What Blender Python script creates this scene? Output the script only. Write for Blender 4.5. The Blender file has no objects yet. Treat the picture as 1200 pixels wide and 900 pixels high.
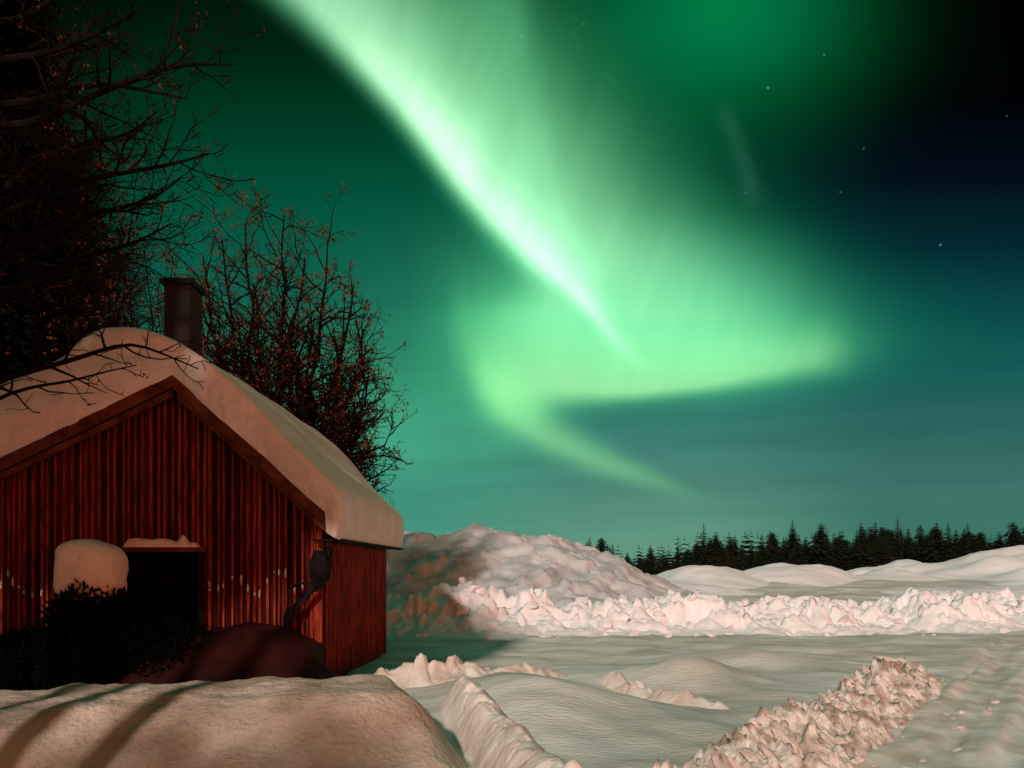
import bpy, math, random
import numpy as np

sc = bpy.context.scene
COL = sc.collection
R = math.radians
F = 933.333          # 28 mm lens on 36 mm film, photo 1200 px wide
EYE, HOR = 1.8, 662.0

# ------------------------------------------------------------------ camera
cam_data = bpy.data.cameras.new("camera")
cam_data.lens = 28.0
cam_data.sensor_width = 36.0
cam_data.shift_y = (HOR - 450.0) / 1200.0
cam_data.clip_start = 0.05
cam_data.clip_end = 8000.0
cam = bpy.data.objects.new("camera", cam_data)
COL.objects.link(cam)
cam.location = (0, 0, EYE)
cam.rotation_euler = (R(90), 0, 0)
sc.camera = cam

# ------------------------------------------------------------------ view / render
sc.view_settings.view_transform = 'Standard'
sc.view_settings.look = 'None'
sc.view_settings.exposure = 0.0
sc.view_settings.gamma = 1.0
sc.view_settings.use_curve_mapping = False
sc.render.engine = 'CYCLES'
sc.cycles.use_denoising = True
sc.cycles.max_bounces = 6
sc.cycles.diffuse_bounces = 4

# ------------------------------------------------------------------ key light: one low warm sun
SUN_AZ, SUN_EL = 15.0, 26.0      # degrees to the left of straight behind the camera, height
sun_data = bpy.data.lights.new("sun", 'SUN')
sun_data.energy = 2.8
sun_data.color = (1.0, 0.80, 0.71)
sun_data.angle = R(2.5)
sun = bpy.data.objects.new("sun", sun_data)
COL.objects.link(sun)
sun.rotation_euler = (R(90 - SUN_EL), 0, R(-SUN_AZ))
sun.location = (-10, -20, 12)

# ------------------------------------------------------------------ sky: aurora and the warm glow of lamps behind
world = bpy.data.worlds.new("World")
sc.world = world
world.use_nodes = True
NT = world.node_tree
NT.nodes.clear()


class Ex:
    """a float socket one can calculate with"""
    def __init__(self, s): self.s = s
    def __add__(a, b): return op('ADD', a, b)
    def __radd__(a, b): return op('ADD', b, a)
    def __sub__(a, b): return op('SUBTRACT', a, b)
    def __rsub__(a, b): return op('SUBTRACT', b, a)
    def __mul__(a, b): return op('MULTIPLY', a, b)
    def __rmul__(a, b): return op('MULTIPLY', b, a)
    def __truediv__(a, b): return op('DIVIDE', a, b)


def put(sock, v):
    if isinstance(v, Ex): NT.links.new(v.s, sock)
    else: sock.default_value = v


def op(kind, a, b=0.0, c=0.0):
    n = NT.nodes.new('ShaderNodeMath'); n.operation = kind
    for i, v in enumerate((a, b, c)): put(n.inputs[i], v)
    return Ex(n.outputs[0])


def mapr(v, a, b, lo=0.0, hi=1.0, smooth=True):
    n = NT.nodes.new('ShaderNodeMapRange')
    n.interpolation_type = 'SMOOTHSTEP' if smooth else 'LINEAR'
    put(n.inputs[0], v)
    for i, k in enumerate((a, b, lo, hi)): n.inputs[i + 1].default_value = k
    return Ex(n.outputs[0])


def curve(v, pts, lo=-1200.0, hi=2400.0):
    """value looked up along a smooth curve through (x, y) points; both axes in photo-like units"""
    ys = [p[1] for p in pts]; y0, y1 = min(ys), max(ys)
    if y1 - y0 < 1e-6: y1 = y0 + 1e-6
    x0, x1 = pts[0][0], pts[-1][0]
    n = NT.nodes.new('ShaderNodeFloatCurve')
    m = n.mapping; m.use_clip = True
    m.extend = 'HORIZONTAL'
    c = m.curves[0]
    q = [((x - x0) / (x1 - x0), (y - y0) / (y1 - y0)) for x, y in pts]
    c.points[0].location = q[0]; c.points[1].location = q[-1]
    for p in q[1:-1]: c.points.new(*p)
    for p in c.points: p.handle_type = 'AUTO_CLAMPED'
    m.update()
    t = mapr(v, x0, x1, 0, 1, False)
    put(n.inputs[1], t)
    return Ex(n.outputs[0]) * (y1 - y0) + y0


def ramp(v, pts):
    x0, x1 = pts[0][0], pts[-1][0]
    n = NT.nodes.new('ShaderNodeValToRGB'); cr = n.color_ramp; cr.interpolation = 'EASE'
    cr.interpolation = 'LINEAR'
    while len(cr.elements) < len(pts): cr.elements.new(0.5)
    for e, (x, col) in zip(cr.elements, pts):
        e.position = (x - x0) / (x1 - x0); e.color = lin(col) + (1,)
    put(n.inputs[0], mapr(v, x0, x1, 0, 1, False))
    return n.outputs[0]


def lin(c):
    return tuple((v / 255 / 12.92 if v / 255 <= 0.04045 else ((v / 255 + 0.055) / 1.055) ** 2.4) for v in c)


def vadd(a, b):
    n = NT.nodes.new('ShaderNodeVectorMath'); n.operation = 'ADD'
    NT.links.new(a, n.inputs[0]); NT.links.new(b, n.inputs[1]); return n.outputs[0]


def vscale(a, k):
    n = NT.nodes.new('ShaderNodeVectorMath'); n.operation = 'SCALE'
    if isinstance(a, tuple): n.inputs[0].default_value = a
    else: NT.links.new(a, n.inputs[0])
    put(n.inputs[3], k); return n.outputs[0]


def vmix(a, b, t):
    n = NT.nodes.new('ShaderNodeMix'); n.data_type = 'RGBA'; n.clamp_factor = True
    put(n.inputs[0], t); NT.links.new(a, n.inputs[6]); NT.links.new(b, n.inputs[7]); return n.outputs[2]


def bump2(d, wl, wr, p=2.0):
    """soft bump with its own width on either side"""
    t = op('MAXIMUM', d, 0.0) / wr - op('MINIMUM', d, 0.0) / wl
    return op('EXPONENT', op('POWER', t, p) * -1.0)


tc = NT.nodes.new('ShaderNodeTexCoord')
sep = NT.nodes.new('ShaderNodeSeparateXYZ')
NT.links.new(tc.outputs['Generated'], sep.inputs[0])
dx, dy, dz = (Ex(sep.outputs[i]) for i in range(3))
yy = op('MAXIMUM', dy, 0.08)
U = dx / yy * F + 600.0            # bearing scale along the horizon, north sky
V = HOR - dz / yy * F              # height scale, 662 = horizon, 0 = 35 degrees up
# slow curling of the curtains
nz = NT.nodes.new('ShaderNodeTexNoise'); nz.inputs['Scale'].default_value = 5.0; nz.inputs['Detail'].default_value = 3.0
NT.links.new(tc.outputs['Generated'], nz.inputs[0])
wob = (Ex(nz.outputs[0]) - 0.5)
nz2 = NT.nodes.new('ShaderNodeTexNoise'); nz2.inputs['Scale'].default_value = 14.0; nz2.inputs['Detail'].default_value = 4.0
mp = NT.nodes.new('ShaderNodeMapping'); mp.inputs['Scale'].default_value = (1.6, 1.0, 0.35)
NT.links.new(tc.outputs['Generated'], mp.inputs[0]); NT.links.new(mp.outputs[0], nz2.inputs[0])
wob2 = (Ex(nz2.outputs[0]) - 0.5)
# fine upright rays
cx_ = NT.nodes.new('ShaderNodeCombineXYZ'); put(cx_.inputs[0], U * 0.03 + V * 0.012); put(cx_.inputs[1], V * 0.0025)
nz3 = NT.nodes.new('ShaderNodeTexNoise'); nz3.inputs['Scale'].default_value = 1.0; nz3.inputs['Detail'].default_value = 2.0
NT.links.new(cx_.outputs[0], nz3.inputs[0])
wob2 = wob2 + (Ex(nz3.outputs[0]) - 0.5) * 0.8

left_col = ramp(V, [(0, (0, 22, 10)), (60, (0, 34, 18)), (150, (0, 58, 36)), (250, (2, 84, 62)), (350, (12, 96, 78)), (450, (34, 120, 96)), (540, (50, 132, 112)), (610, (62, 142, 122)), (680, (70, 148, 126))])
mid_col = ramp(V, [(0, (0, 38, 16)), (100, (0, 42, 22)), (250, (0, 50, 40)), (350, (8, 78, 70)), (450, (38, 112, 98)), (520, (60, 122, 112)), (580, (80, 136, 120)), (640, (100, 152, 130)), (680, (100, 152, 130))])
right_col = ramp(V, [(0, (0, 0, 0)), (120, (0, 1, 4)), (210, (2, 13, 25)), (290, (4, 40, 48)), (370, (9, 72, 72)), (440, (24, 92, 88)), (520, (48, 104, 98)), (590, (62, 116, 104)), (680, (62, 118, 98))])
base = vmix(left_col, mid_col, mapr(U, 420, 760))
base = vmix(base, right_col, mapr(U, 800, 1060))
# thin veils of cloud lying flat above the horizon
cz_ = NT.nodes.new('ShaderNodeCombineXYZ'); put(cz_.inputs[0], U * 0.0035); put(cz_.inputs[1], V * 0.035 + U * 0.002)
nz4 = NT.nodes.new('ShaderNodeTexNoise'); nz4.inputs['Scale'].default_value = 1.0; nz4.inputs['Detail'].default_value = 4.0
NT.links.new(cz_.outputs[0], nz4.inputs[0])
base = vscale(base, 1.0 + (Ex(nz4.outputs[0]) - 0.5) * mapr(V, 330, 470) * 0.42)
# the far upper left is nearly black too
base = vscale(base, 1.0 - mapr(U, 260, -60) * 0.75 * mapr(V, 520, 150))

acc = base
Uw = U + wob * 14.0
# 1a  white core of the great ray
xc = curve(V, [(-300, 60), (0, 372), (50, 420), (100, 462), (150, 503), (200, 540), (250, 582), (300, 632), (350, 682), (400, 722), (440, 762)])
wl = curve(V, [(-300, 50), (0, 38), (100, 26), (200, 22), (300, 22), (350, 17), (400, 12), (440, 14)])
wr = curve(V, [(-300, 110), (0, 92), (100, 56), (200, 52), (250, 56), (300, 46), (350, 24), (400, 14), (440, 14)])
it = curve(V, [(-300, .3), (0, .52), (100, .82), (190, .9), (260, .85), (330, .85), (375, .6), (410, .28), (440, 0)])
g = bump2(Uw - xc, wl, wr) * it * (wob2 * 0.25 + 1.0)
acc = vadd(acc, vadd(vscale((0.22, 0.50, 0.32), g), vscale((0.31, 0.24, 0.22), g * g)))
# 1b  broad green veil to its right
wl = curve(V, [(-300, 90), (0, 48), (100, 34), (200, 31), (300, 40), (350, 80), (400, 130), (460, 130), (520, 60)])
wr = curve(V, [(-300, 260), (0, 235), (100, 222), (200, 214), (300, 240), (350, 256), (390, 262), (430, 220), (460, 150), (520, 60)])
it = curve(V, [(-300, .4), (0, .74), (100, .90), (180, 1.02), (270, 1.02), (340, .92), (390, .66), (430, .28), (470, 0.02), (520, 0)])
g = bump2(Uw - xc, wl, wr, 2.4) * it * (wob2 * 0.22 + 1.0)
acc = vadd(acc, vadd(vscale((0.0, 0.38, 0.13), g), vscale((0.27, 0.30, 0.21), g * g)))
# upright ray inside the veil, top centre
xr = curve(V, [(-300, 560), (0, 598), (250, 655), (340, 690)])
g = bump2(Uw - xr, 60, 22) * curve(V, [(-300, .1), (0, .22), (120, .16), (250, .22), (340, 0)])
acc = vadd(acc, vadd(vscale((0.10, 0.55, 0.26), g), vscale((0.2, 0.1, 0.1), g * g)))
# 2  the fold: lobe lying along its lower edge
Vw = V + wob * 10.0
yc = curve(U, [(500, 415), (560, 432), (640, 450), (720, 456), (800, 450), (880, 436), (960, 418), (1040, 404)])
wu = curve(U, [(500, 80), (580, 104), (660, 86), (760, 78), (860, 64), (950, 44), (1040, 30)])
wd = curve(U, [(500, 70), (560, 64), (620, 46), (680, 22), (760, 15), (860, 17), (950, 24), (1040, 40)])
it = curve(U, [(480, 0), (530, .10), (570, .48), (620, .74), (700, .84), (800, .78), (880, .72), (945, .62), (985, .36), (1020, .10), (1060, 0.02), (1100, 0)])
g = bump2(Vw - yc, wu, wd) * it * (wob2 * 0.15 + 1.0)
acc = vadd(acc, vadd(vscale((0.05, 0.44, 0.11), g), vscale((0.34, 0.32, 0.17), g * g)))
# soft fill between fold and veil
yc = curve(U, [(500, 350), (700, 390), (950, 400)])
g = bump2(Vw - yc, 95, 60) * curve(U, [(480, 0), (580, .2), (700, .36), (800, .4), (900, .25), (1000, .03), (1060, 0)])
acc = vadd(acc, vadd(vscale((0.05, 0.50, 0.21), g), vscale((0.2, 0.1, 0.1), g * g)))
# 3  tail curling down to the right
yc = curve(U, [(540, 400), (570, 455), (610, 492), (660, 522), (720, 548), (780, 568), (840, 584)])
wu = curve(U, [(540, 60), (600, 50), (660, 30), (720, 20), (780, 12), (840, 9)])
wd = curve(U, [(540, 40), (600, 26), (660, 20), (720, 16), (780, 11), (840, 8)])
it = curve(U, [(520, 0), (560, .3), (600, .5), (660, .44), (720, .34), (780, .20), (830, 0.02), (850, 0)])
g = bump2(Vw - yc, wu, wd) * it
acc = vadd(acc, vadd(vscale((0.16, 0.56, 0.14), g), vscale((0.25, 0.2, 0.1), g * g)))
# 4  green cloud at the top, right of the veil
g = bump2(Uw - 850.0, 130, 140) * bump2(V - 10.0, 260, 105)
acc = vadd(acc, vscale((0.0, 0.165, 0.048), g))
# 5  faint upright ray
xr = curve(V, [(120, 846), (180, 868), (250, 888)])
g = bump2(U - xr, 12, 12) * curve(V, [(110, 0), (165, .05), (200, .05), (250, 0)])
acc = vadd(acc, vscale((0.15, 0.6, 0.4), g))
# 6  halo left of the fold
g = bump2(U - 560.0, 150, 80) * bump2(V - 440.0, 130, 120)
acc = vadd(acc, vscale((0.02, 0.11, 0.05), g))
g = bump2(U - 455.0, 60, 70) * bump2(V - 520.0, 60, 45)
acc = vadd(acc, vscale((0.02, 0.10, 0.05), g))
# stars
for sx, sy, k in ((612, 42, .5), (900, 103, 1.0), (966, 64, .5), (1102, 287, .9), (874, 226, .3), (1012, 174, .4), (684, 28, .35), (1180, 136, .25), (705, 185, .2), (985, 225, .3)):
    ddx, ddy = U - float(sx), V - float(sy)
    g = op('LESS_THAN', ddx * ddx + ddy * ddy, 2.2) * (0.15 * k)
    acc = vadd(acc, vscale((0.8, 0.9, 1.0), g))
# the rest of the sky, and the orange glow low in the south
front = mapr(dy, 0.12, 0.42)
south = NT.nodes.new('ShaderNodeRGB'); south.outputs[0].default_value = (0.001, 0.008, 0.007, 1)
glow_az = bump2(op('ARCTAN2', dx, dy * -1.0) - 0.65, 1.1, 0.9)
glow_el = bump2(dz - 0.02, 0.25, 0.085)
glow = glow_az * glow_el * mapr(dy, 0.1, -0.25)
south_hi = vscale((0.003, 0.025, 0.022), mapr(dz, 0.15, 0.75))
back = vadd(vadd(south.outputs[0], south_hi), vscale((6.6, 0.88, 0.08), glow))
corona = vscale((0.008, 0.17, 0.10), mapr(dz, 0.62, 0.95))      # the aurora overhead, above the view
sky = vadd(vmix(back, acc, front), corona)
bg = NT.nodes.new('ShaderNodeBackground'); bg.inputs[1].default_value = 1.0
NT.links.new(sky, bg.inputs[0])
wo = NT.nodes.new('ShaderNodeOutputWorld')
NT.links.new(bg.outputs[0], wo.inputs[0])
world.cycles.sampling_method = 'MANUAL'
world.cycles.sample_map_resolution = 512

# ------------------------------------------------------------------ helpers
rng = random.Random(7)


def P(px, py, D):
    """point at distance D seen along the photo's line of sight"""
    return ((px - 600) / F * D, D, EYE + (HOR - py) / F * D)


def tag(o, label=None, cat=None, group=None, kind=None):
    for k, v in (('label', label), ('category', cat), ('group', group), ('kind', kind)):
        if v: o[k] = v
    return o


def empty(name, loc=(0, 0, 0)):
    o = bpy.data.objects.new(name, None); COL.objects.link(o); o.location = loc
    o.empty_display_size = 0.2
    return o


def mesh_obj(name, verts, faces, mats, parent=None, smooth=False, mat_idx=None):
    me = bpy.data.meshes.new(name)
    me.from_pydata([tuple(map(float, v)) for v in verts], [], [tuple(map(int, f)) for f in faces])
    for m in (mats if isinstance(mats, (list, tuple)) else [mats]): me.materials.append(m)
    if mat_idx is not None: me.polygons.foreach_set('material_index', np.asarray(mat_idx, dtype=np.int32))
    if smooth: me.polygons.foreach_set('use_smooth', np.ones(len(me.polygons), dtype=bool))
    me.update()
    o = bpy.data.objects.new(name, me); COL.objects.link(o)
    if parent is not None:
        o.parent = parent
        o.matrix_parent_inverse = parent.matrix_basis.inverted()
    return o


class MB:
    def __init__(self): self.v = []; self.f = []; self.m = []
    def add(self, vs, fs, mi=0):
        b = len(self.v); self.v += vs
        self.f += [tuple(b + i for i in f) for f in fs]; self.m += [mi] * len(fs)
    def prism(self, poly, y0, y1, mi=0):
        """polygon in x,z pulled along y"""
        n = len(poly)
        vs = [(x, y0, z) for x, z in poly] + [(x, y1, z) for x, z in poly]
        fs = [tuple(range(n)), tuple(range(2 * n - 1, n - 1, -1))]
        fs += [(i, i + n, (i + 1) % n + n, (i + 1) % n) for i in range(n)]
        self.add(vs, fs, mi)
    def box(self, x0, x1, y0, y1, z0, z1, mi=0):
        self.prism([(x0, z0), (x1, z0), (x1, z1), (x0, z1)], y0, y1, mi)
    def tube(self, pts, rad, sides=5, mi=0, cap=True):
        pts = [np.array(p, float) for p in pts]
        n = len(pts); vs = []
        for i, p in enumerate(pts):
            d = pts[min(i + 1, n - 1)] - pts[max(i - 1, 0)]
            d /= (np.linalg.norm(d) + 1e-9)
            a = np.cross(d, (0, 0, 1.0) if abs(d[2]) < .9 else (1.0, 0, 0)); a /= np.linalg.norm(a) + 1e-9
            b = np.cross(d, a)
            for k in range(sides):
                t = 2 * math.pi * k / sides
                q = p + rad[i] * (math.cos(t) * a + math.sin(t) * b)
                vs.append((q[0], q[1], q[2]))
        fs = [(i * sides + k, i * sides + (k + 1) % sides, (i + 1) * sides + (k + 1) % sides, (i + 1) * sides + k) for i in range(n - 1) for k in range(sides)]
        if cap:
            fs.append(tuple(range(sides - 1, -1, -1))); fs.append(tuple((n - 1) * sides + k for k in range(sides)))
        self.add(vs, fs, mi)
    def obj(self, name, mats, parent=None, smooth=False):
        return mesh_obj(name, self.v, self.f, mats, parent, smooth, self.m)


# noise on numpy arrays
def _h(ix, iy, seed):
    n = (ix.astype(np.int64) * 374761393 + iy.astype(np.int64) * 668265263 + seed * 2147483647) & 0x7fffffff
    n = ((n ^ (n >> 13)) * 1274126177) & 0x7fffffff
    n = ((n ^ (n >> 15)) * 1103515245 + 12345) & 0x7fffffff
    return ((n ^ (n >> 16)) & 0xffff) / 65535.0


def vnoise(x, y, seed=0):
    x = np.asarray(x, float); y = np.asarray(y, float)
    ix, iy = np.floor(x), np.floor(y); fx, fy = x - ix, y - iy
    fx = fx * fx * fx * (fx * (fx * 6 - 15) + 10); fy = fy * fy * fy * (fy * (fy * 6 - 15) + 10)
    a, b, c, d = _h(ix, iy, seed), _h(ix + 1, iy, seed), _h(ix, iy + 1, seed), _h(ix + 1, iy + 1, seed)
    return (a + (b - a) * fx + (c - a) * fy + (a - b - c + d) * fx * fy) * 2 - 1


def fbm(x, y, seed=0, octaves=4):
    s, a = 0, 1.0
    c, k = math.cos(.6), math.sin(.6)
    for i in range(octaves):
        s = s + a * vnoise(x, y, seed + i * 17); a *= .5
        x, y = (x * c - y * k) * 2.03 + 5.2, (x * k + y * c) * 2.03 - 3.7
    return s


def blocks(x, y, cell, seed=0, tilt=1.0):
    """broken blocks: each cell its own height and slope"""
    x = np.asarray(x, float) / cell; y = np.asarray(y, float) / cell
    ix, iy = np.floor(x), np.floor(y)
    best = np.full(x.shape, 1e9); h = np.zeros(x.shape); second = np.full(x.shape, 1e9)
    for ox in (-1, 0, 1):
        for oy in (-1, 0, 1):
            cx, cy = ix + ox, iy + oy
            sx = cx + _h(cx, cy, seed); sy = cy + _h(cx, cy, seed + 1)
            d = np.hypot(x - sx, y - sy)
            hh = _h(cx, cy, seed + 2) * 1.0 + tilt * ((_h(cx, cy, seed + 3) - .5) * (x - sx) + (_h(cx, cy, seed + 4) - .5) * (y - sy)) * 2
            new = d < best
            second = np.where(new, best, np.minimum(second, d))
            h = np.where(new, hh, h); best = np.where(new, d, best)
    edge = np.clip((second - best) / .25, 0, 1)
    return h * (0.35 + 0.65 * edge)


def sstep(a, b, x):
    t = np.clip((np.asarray(x, float) - a) / (b - a), 0, 1); return t * t * (3 - 2 * t)


def gau(x, y, cx, cy, rx, ry, ang=0.0):
    c, s = math.cos(ang), math.sin(ang)
    u = (x - cx) * c + (y - cy) * s; v = -(x - cx) * s + (y - cy) * c
    return np.exp(-(u / rx) ** 2 - (v / ry) ** 2)


# ------------------------------------------------------------------ materials
def mat_base(name, rough=.8):
    m = bpy.data.materials.new(name); m.use_nodes = True
    b = m.node_tree.nodes['Principled BSDF']; b.inputs['Roughness'].default_value = rough
    return m, m.node_tree, b


def mat_noise(name, c1, c2, scale=4.0, rough=.8, bump=0.0, bscale=40.0, stretch=(1, 1, 1), contrast=(.35, .65), spec=.06, bdist=.01, detail=5):
    m, t, b = mat_base(name, rough)
    b.inputs['Specular IOR Level'].default_value = spec
    co = t.nodes.new('ShaderNodeTexCoord'); mpn = t.nodes.new('ShaderNodeMapping'); mpn.inputs['Scale'].default_value = stretch
    t.links.new(co.outputs['Object'], mpn.inputs[0])
    n = t.nodes.new('ShaderNodeTexNoise'); n.inputs['Scale'].default_value = scale; n.inputs['Detail'].default_value = detail
    t.links.new(mpn.outputs[0], n.inputs[0])
    r = t.nodes.new('ShaderNodeValToRGB')
    r.color_ramp.elements[0].position, r.color_ramp.elements[1].position = contrast
    r.color_ramp.elements[0].color = tuple(c1) + (1,); r.color_ramp.elements[1].color = tuple(c2) + (1,)
    t.links.new(n.outputs[0], r.inputs[0]); t.links.new(r.outputs[0], b.inputs['Base Color'])
    if bump:
        n2 = t.nodes.new('ShaderNodeTexNoise'); n2.inputs['Scale'].default_value = bscale; n2.inputs['Detail'].default_value = 10
        t.links.new(mpn.outputs[0], n2.inputs[0])
        bp = t.nodes.new('ShaderNodeBump'); bp.inputs['Strength'].default_value = bump; bp.inputs['Distance'].default_value = bdist
        t.links.new(n2.outputs[0], bp.inputs['Height']); t.links.new(bp.outputs[0], b.inputs['Normal'])
    return m


M_SNOW = mat_noise('clean_snow', (.84, .82, .82), (.90, .89, .90), 1.5, .65, .5, 18, bdist=.03)
M_PILE = mat_noise('grey_heap_snow', (.42, .43, .43), (.68, .68, .69), 1.1, .7, .6, 12, contrast=(.36, .66), bdist=.05)  # mottled mid to light grey
M_GROUND = mat_noise('streaked_ground_snow', (.46, .42, .36), (.80, .78, .74), 1.0, .7, .8, 20, stretch=(.5, 1.3, 1), contrast=(.30, .66), bdist=.03, detail=8)  # streaked tan to pale grey
M_PLOUGHED = mat_noise('ploughed_snow', (.62, .50, .43), (.86, .79, .74), 2.6, .75, .6, 22, bdist=.03)  # warm light on the near snow tinted into the colour
M_BERM = mat_noise('shade_mottled_snow', (.36, .27, .21), (.80, .72, .66), 5.0, .75, .7, 26, contrast=(.38, .58), bdist=.03)  # dark patches put the road face's shade into the colour
M_BANK = mat_noise('warm_shaded_bank_snow', (.40, .28, .215), (.66, .53, .445), 1.5, .75, .8, 20, bdist=.035, detail=8)  # warm lamp light and the face's shade put into the colour
M_ROAD = mat_noise('packed_road_snow', (.56, .50, .43), (.84, .80, .75), 2.2, .7, .5, 25, bdist=.015)
M_ROOFSNOW = mat_noise('roof_snow', (.76, .68, .61), (.86, .81, .76), 2.0, .7, .7, 9, bdist=.05)  # faint warm tint stands for orange light on the snow
M_BOARD = mat_noise('red_board', (.014, .0025, .0016), (.065, .007, .0035), 3.0, .7, .5, 12, stretch=(9, 9, .5), bdist=.004)
M_BOARD2 = mat_noise('dark_red_board', (.012, .002, .002), (.05, .006, .004), 3.0, .7, .5, 12, stretch=(9, 9, .5), bdist=.004)
M_BOARD3 = mat_noise('faded_red_board', (.035, .005, .003), (.12, .017, .008), 4.0, .7, .5, 12, stretch=(9, 9, .4), bdist=.004)
M_BATTEN = mat_noise('worn_glint_red_batten', (.07, .008, .004), (.36, .052, .018), 5.0, .6, .4, 10, stretch=(9, 9, .6), bdist=.004)  # worn paint, brightened further to stand for glints
M_RAKE = mat_noise('brown_board', (.07, .018, .010), (.17, .05, .026), 4.0, .7, .4, 12, stretch=(1, 9, 1), bdist=.004)
M_DARKWOOD = mat_noise('dark_wood', (.010, .007, .006), (.022, .015, .012), 5.0, .8, .3, 20)
M_BARK = mat_noise('bark', (.004, .0025, .002), (.012, .007, .006), 8.0, .9, .5, 30)
M_TWIG = mat_noise('twig', (.008, .0035, .0025), (.022, .009, .006), 8.0, .9)
M_RIME = mat_noise('dry_leaf', (.05, .016, .009), (.16, .05, .025), 6.0, .9)
M_NEEDLE = mat_noise('spruce_needles', (.006, .009, .005), (.018, .022, .011), 2.0, .9, spec=.1)
M_SHRUB = mat_noise('dark_juniper', (.0015, .002, .0012), (.004, .0045, .003), 6.0, .95, spec=.05)
M_METAL = mat_noise('dark_iron', (.004, .003, .003), (.012, .009, .008), 8.0, .5, .3, 30)
M_MOUND = mat_noise('shaded_drift_snow', (.016, .0035, .0025), (.036, .008, .0055), 2.0, .8, .4, 9, bdist=.02)  # snow in deep shade, painted as a dark reddish colour


def m_brick():
    m, t, b = mat_base('chimney_brick', .85)
    co = t.nodes.new('ShaderNodeTexCoord'); k = t.nodes.new('ShaderNodeTexBrick')
    k.inputs['Color1'].default_value = (.018, .0025, .002, 1); k.inputs['Color2'].default_value = (.012, .002, .002, 1); k.inputs['Mortar'].default_value = (.013, .003, .003, 1)
    k.inputs['Scale'].default_value = 4.5; k.inputs['Mortar Size'].default_value = .02
    mpn = t.nodes.new('ShaderNodeMapping'); mpn.inputs['Rotation'].default_value = (R(90), 0, 0)
    t.links.new(co.outputs['Object'], mpn.inputs[0]); t.links.new(mpn.outputs[0], k.inputs[0]); t.links.new(k.outputs[0], b.inputs['Base Color'])
    return m


M_BRICK = m_brick()

# ------------------------------------------------------------------ ground
BERM = [(0.55, 4.9), (1.35, 5.9), (2.45, 7.4), (3.6, 9.0), (4.9, 10.8), (6.1, 12.5)]     # crest of the road berm, plan view


def ground_z(x, y):
    x = np.asarray(x, float); y = np.asarray(y, float)
    near = 1 - sstep(25, 60, y)
    on_road = sstep(.5, 1.2, (x - 2.45) * .81 - (y - 7.4) * .585) * (1 - sstep(7.0, 8.0, (x - 2.45) * .81 - (y - 7.4) * .585))
    calm = near * (1 - .75 * on_road)
    z = .045 * fbm(x * .55, y * .55, 3, 4) * calm + .10 * fbm(x * .07, y * .07, 9, 3)
    z = z + .02 * fbm(x * 1.2 + y * .5, y * .8, 21, 3) * calm
    # slope right of the ridge and the humps in the middle
    z = z + .30 * gau(x, y, .15, 9.4, .85, 1.9, .25)
    z = z + .16 * gau(x, y, 1.1, 9.2, 1.1, .9, .2)
    z = z + .36 * gau(x, y, 2.75, 12.0, .7, .6) + .10 * gau(x, y, 1.9, 8.0, .5, 1.1, .5) - .10 * gau(x, y, 1.9, 10.6, 1.0, .7)
    z = z + .18 * gau(x, y, 4.2, 14.0, 1.3, .8)
    z = z - .12 * gau(x, y, -.5, 15.0, 2.8, 2.0)
    # wind ripples
    z = z + .018 * np.sin((x * .5 + y) * 4.0 + 2.5 * fbm(x * .6, y * .6, 31, 3)) * near * sstep(2, 5, x + 4) * (1 - sstep(.2, 1.0, (x - 2.45) * .81 - (y - 7.4) * .585))
    # the field rises towards the trees
    z = z + 1.05 * sstep(26, 41, y) * sstep(1, 8, x) * (1 - sstep(50, 110, y))
    # ploughed road lies a little lower
    d = (x - 2.45) * .81 - (y - 7.4) * .585
    z = z - .10 * sstep(.5, 1.1, d) * (1 - sstep(14, 18, y)) * near
    return z


def axis(segs):
    out = []
    for a, b, n in segs: out += list(np.linspace(a, b, n, endpoint=False))
    out.append(segs[-1][1]); return np.array(out)


def grid_mesh(name, X, Y, Z, mat, keep=None, smooth=True, parent=None):
    ny, nx = X.shape
    verts = np.stack([X, Y, Z], -1).reshape(-1, 3)
    idx = np.arange(nx * ny).reshape(ny, nx)
    q = np.stack([idx[:-1, :-1], idx[:-1, 1:], idx[1:, 1:], idx[1:, :-1]], -1).reshape(-1, 4)
    if keep is not None:
        k = (keep[:-1, :-1] | keep[:-1, 1:] | keep[1:, 1:] | keep[1:, :-1]).reshape(-1)
        q = q[k]
        used = np.unique(q); mp_ = -np.ones(len(verts), int); mp_[used] = np.arange(len(used))
        verts = verts[used]; q = mp_[q]
    me = bpy.data.meshes.new(name)
    me.vertices.add(len(verts)); me.vertices.foreach_set('co', verts.astype(np.float32).ravel())
    me.loops.add(len(q) * 4); me.loops.foreach_set('vertex_index', q.astype(np.int32).ravel())
    me.polygons.add(len(q)); me.polygons.foreach_set('loop_start', (np.arange(len(q)) * 4).astype(np.int32))
    me.polygons.foreach_set('use_smooth', np.full(len(q), smooth))
    me.materials.append(mat); me.update(calc_edges=True); me.validate()
    o = bpy.data.objects.new(name, me); COL.objects.link(o)
    if parent is not None: o.parent = parent
    return o


gx = axis([(-3000, -300, 8), (-300, -40, 26), (-40, -8, 60), (-8, 10, 300), (10, 45, 90), (45, 300, 40), (300, 3000, 8)])
gy = axis([(-400, -20, 10), (-20, 3, 40), (3, 16, 260), (16, 30, 110), (30, 80, 70), (80, 400, 40), (400, 6000, 10)])
GX, GY = np.meshgrid(gx, gy)
GD = (GX - 2.45) * .81 - (GY - 7.4) * .585; GS = (GX - 2.45) * .585 + (GY - 7.4) * .811
GM = sstep(.65, .9, GD) * (1 - sstep(7.2, 7.5, GD)) * (1 - sstep(13.0, 14.5, GS))      # the bed the road lies in
tag(grid_mesh('snow_ground', GX, GY, ground_z(GX, GY) - .09 * GM, M_GROUND), kind='structure')

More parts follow.
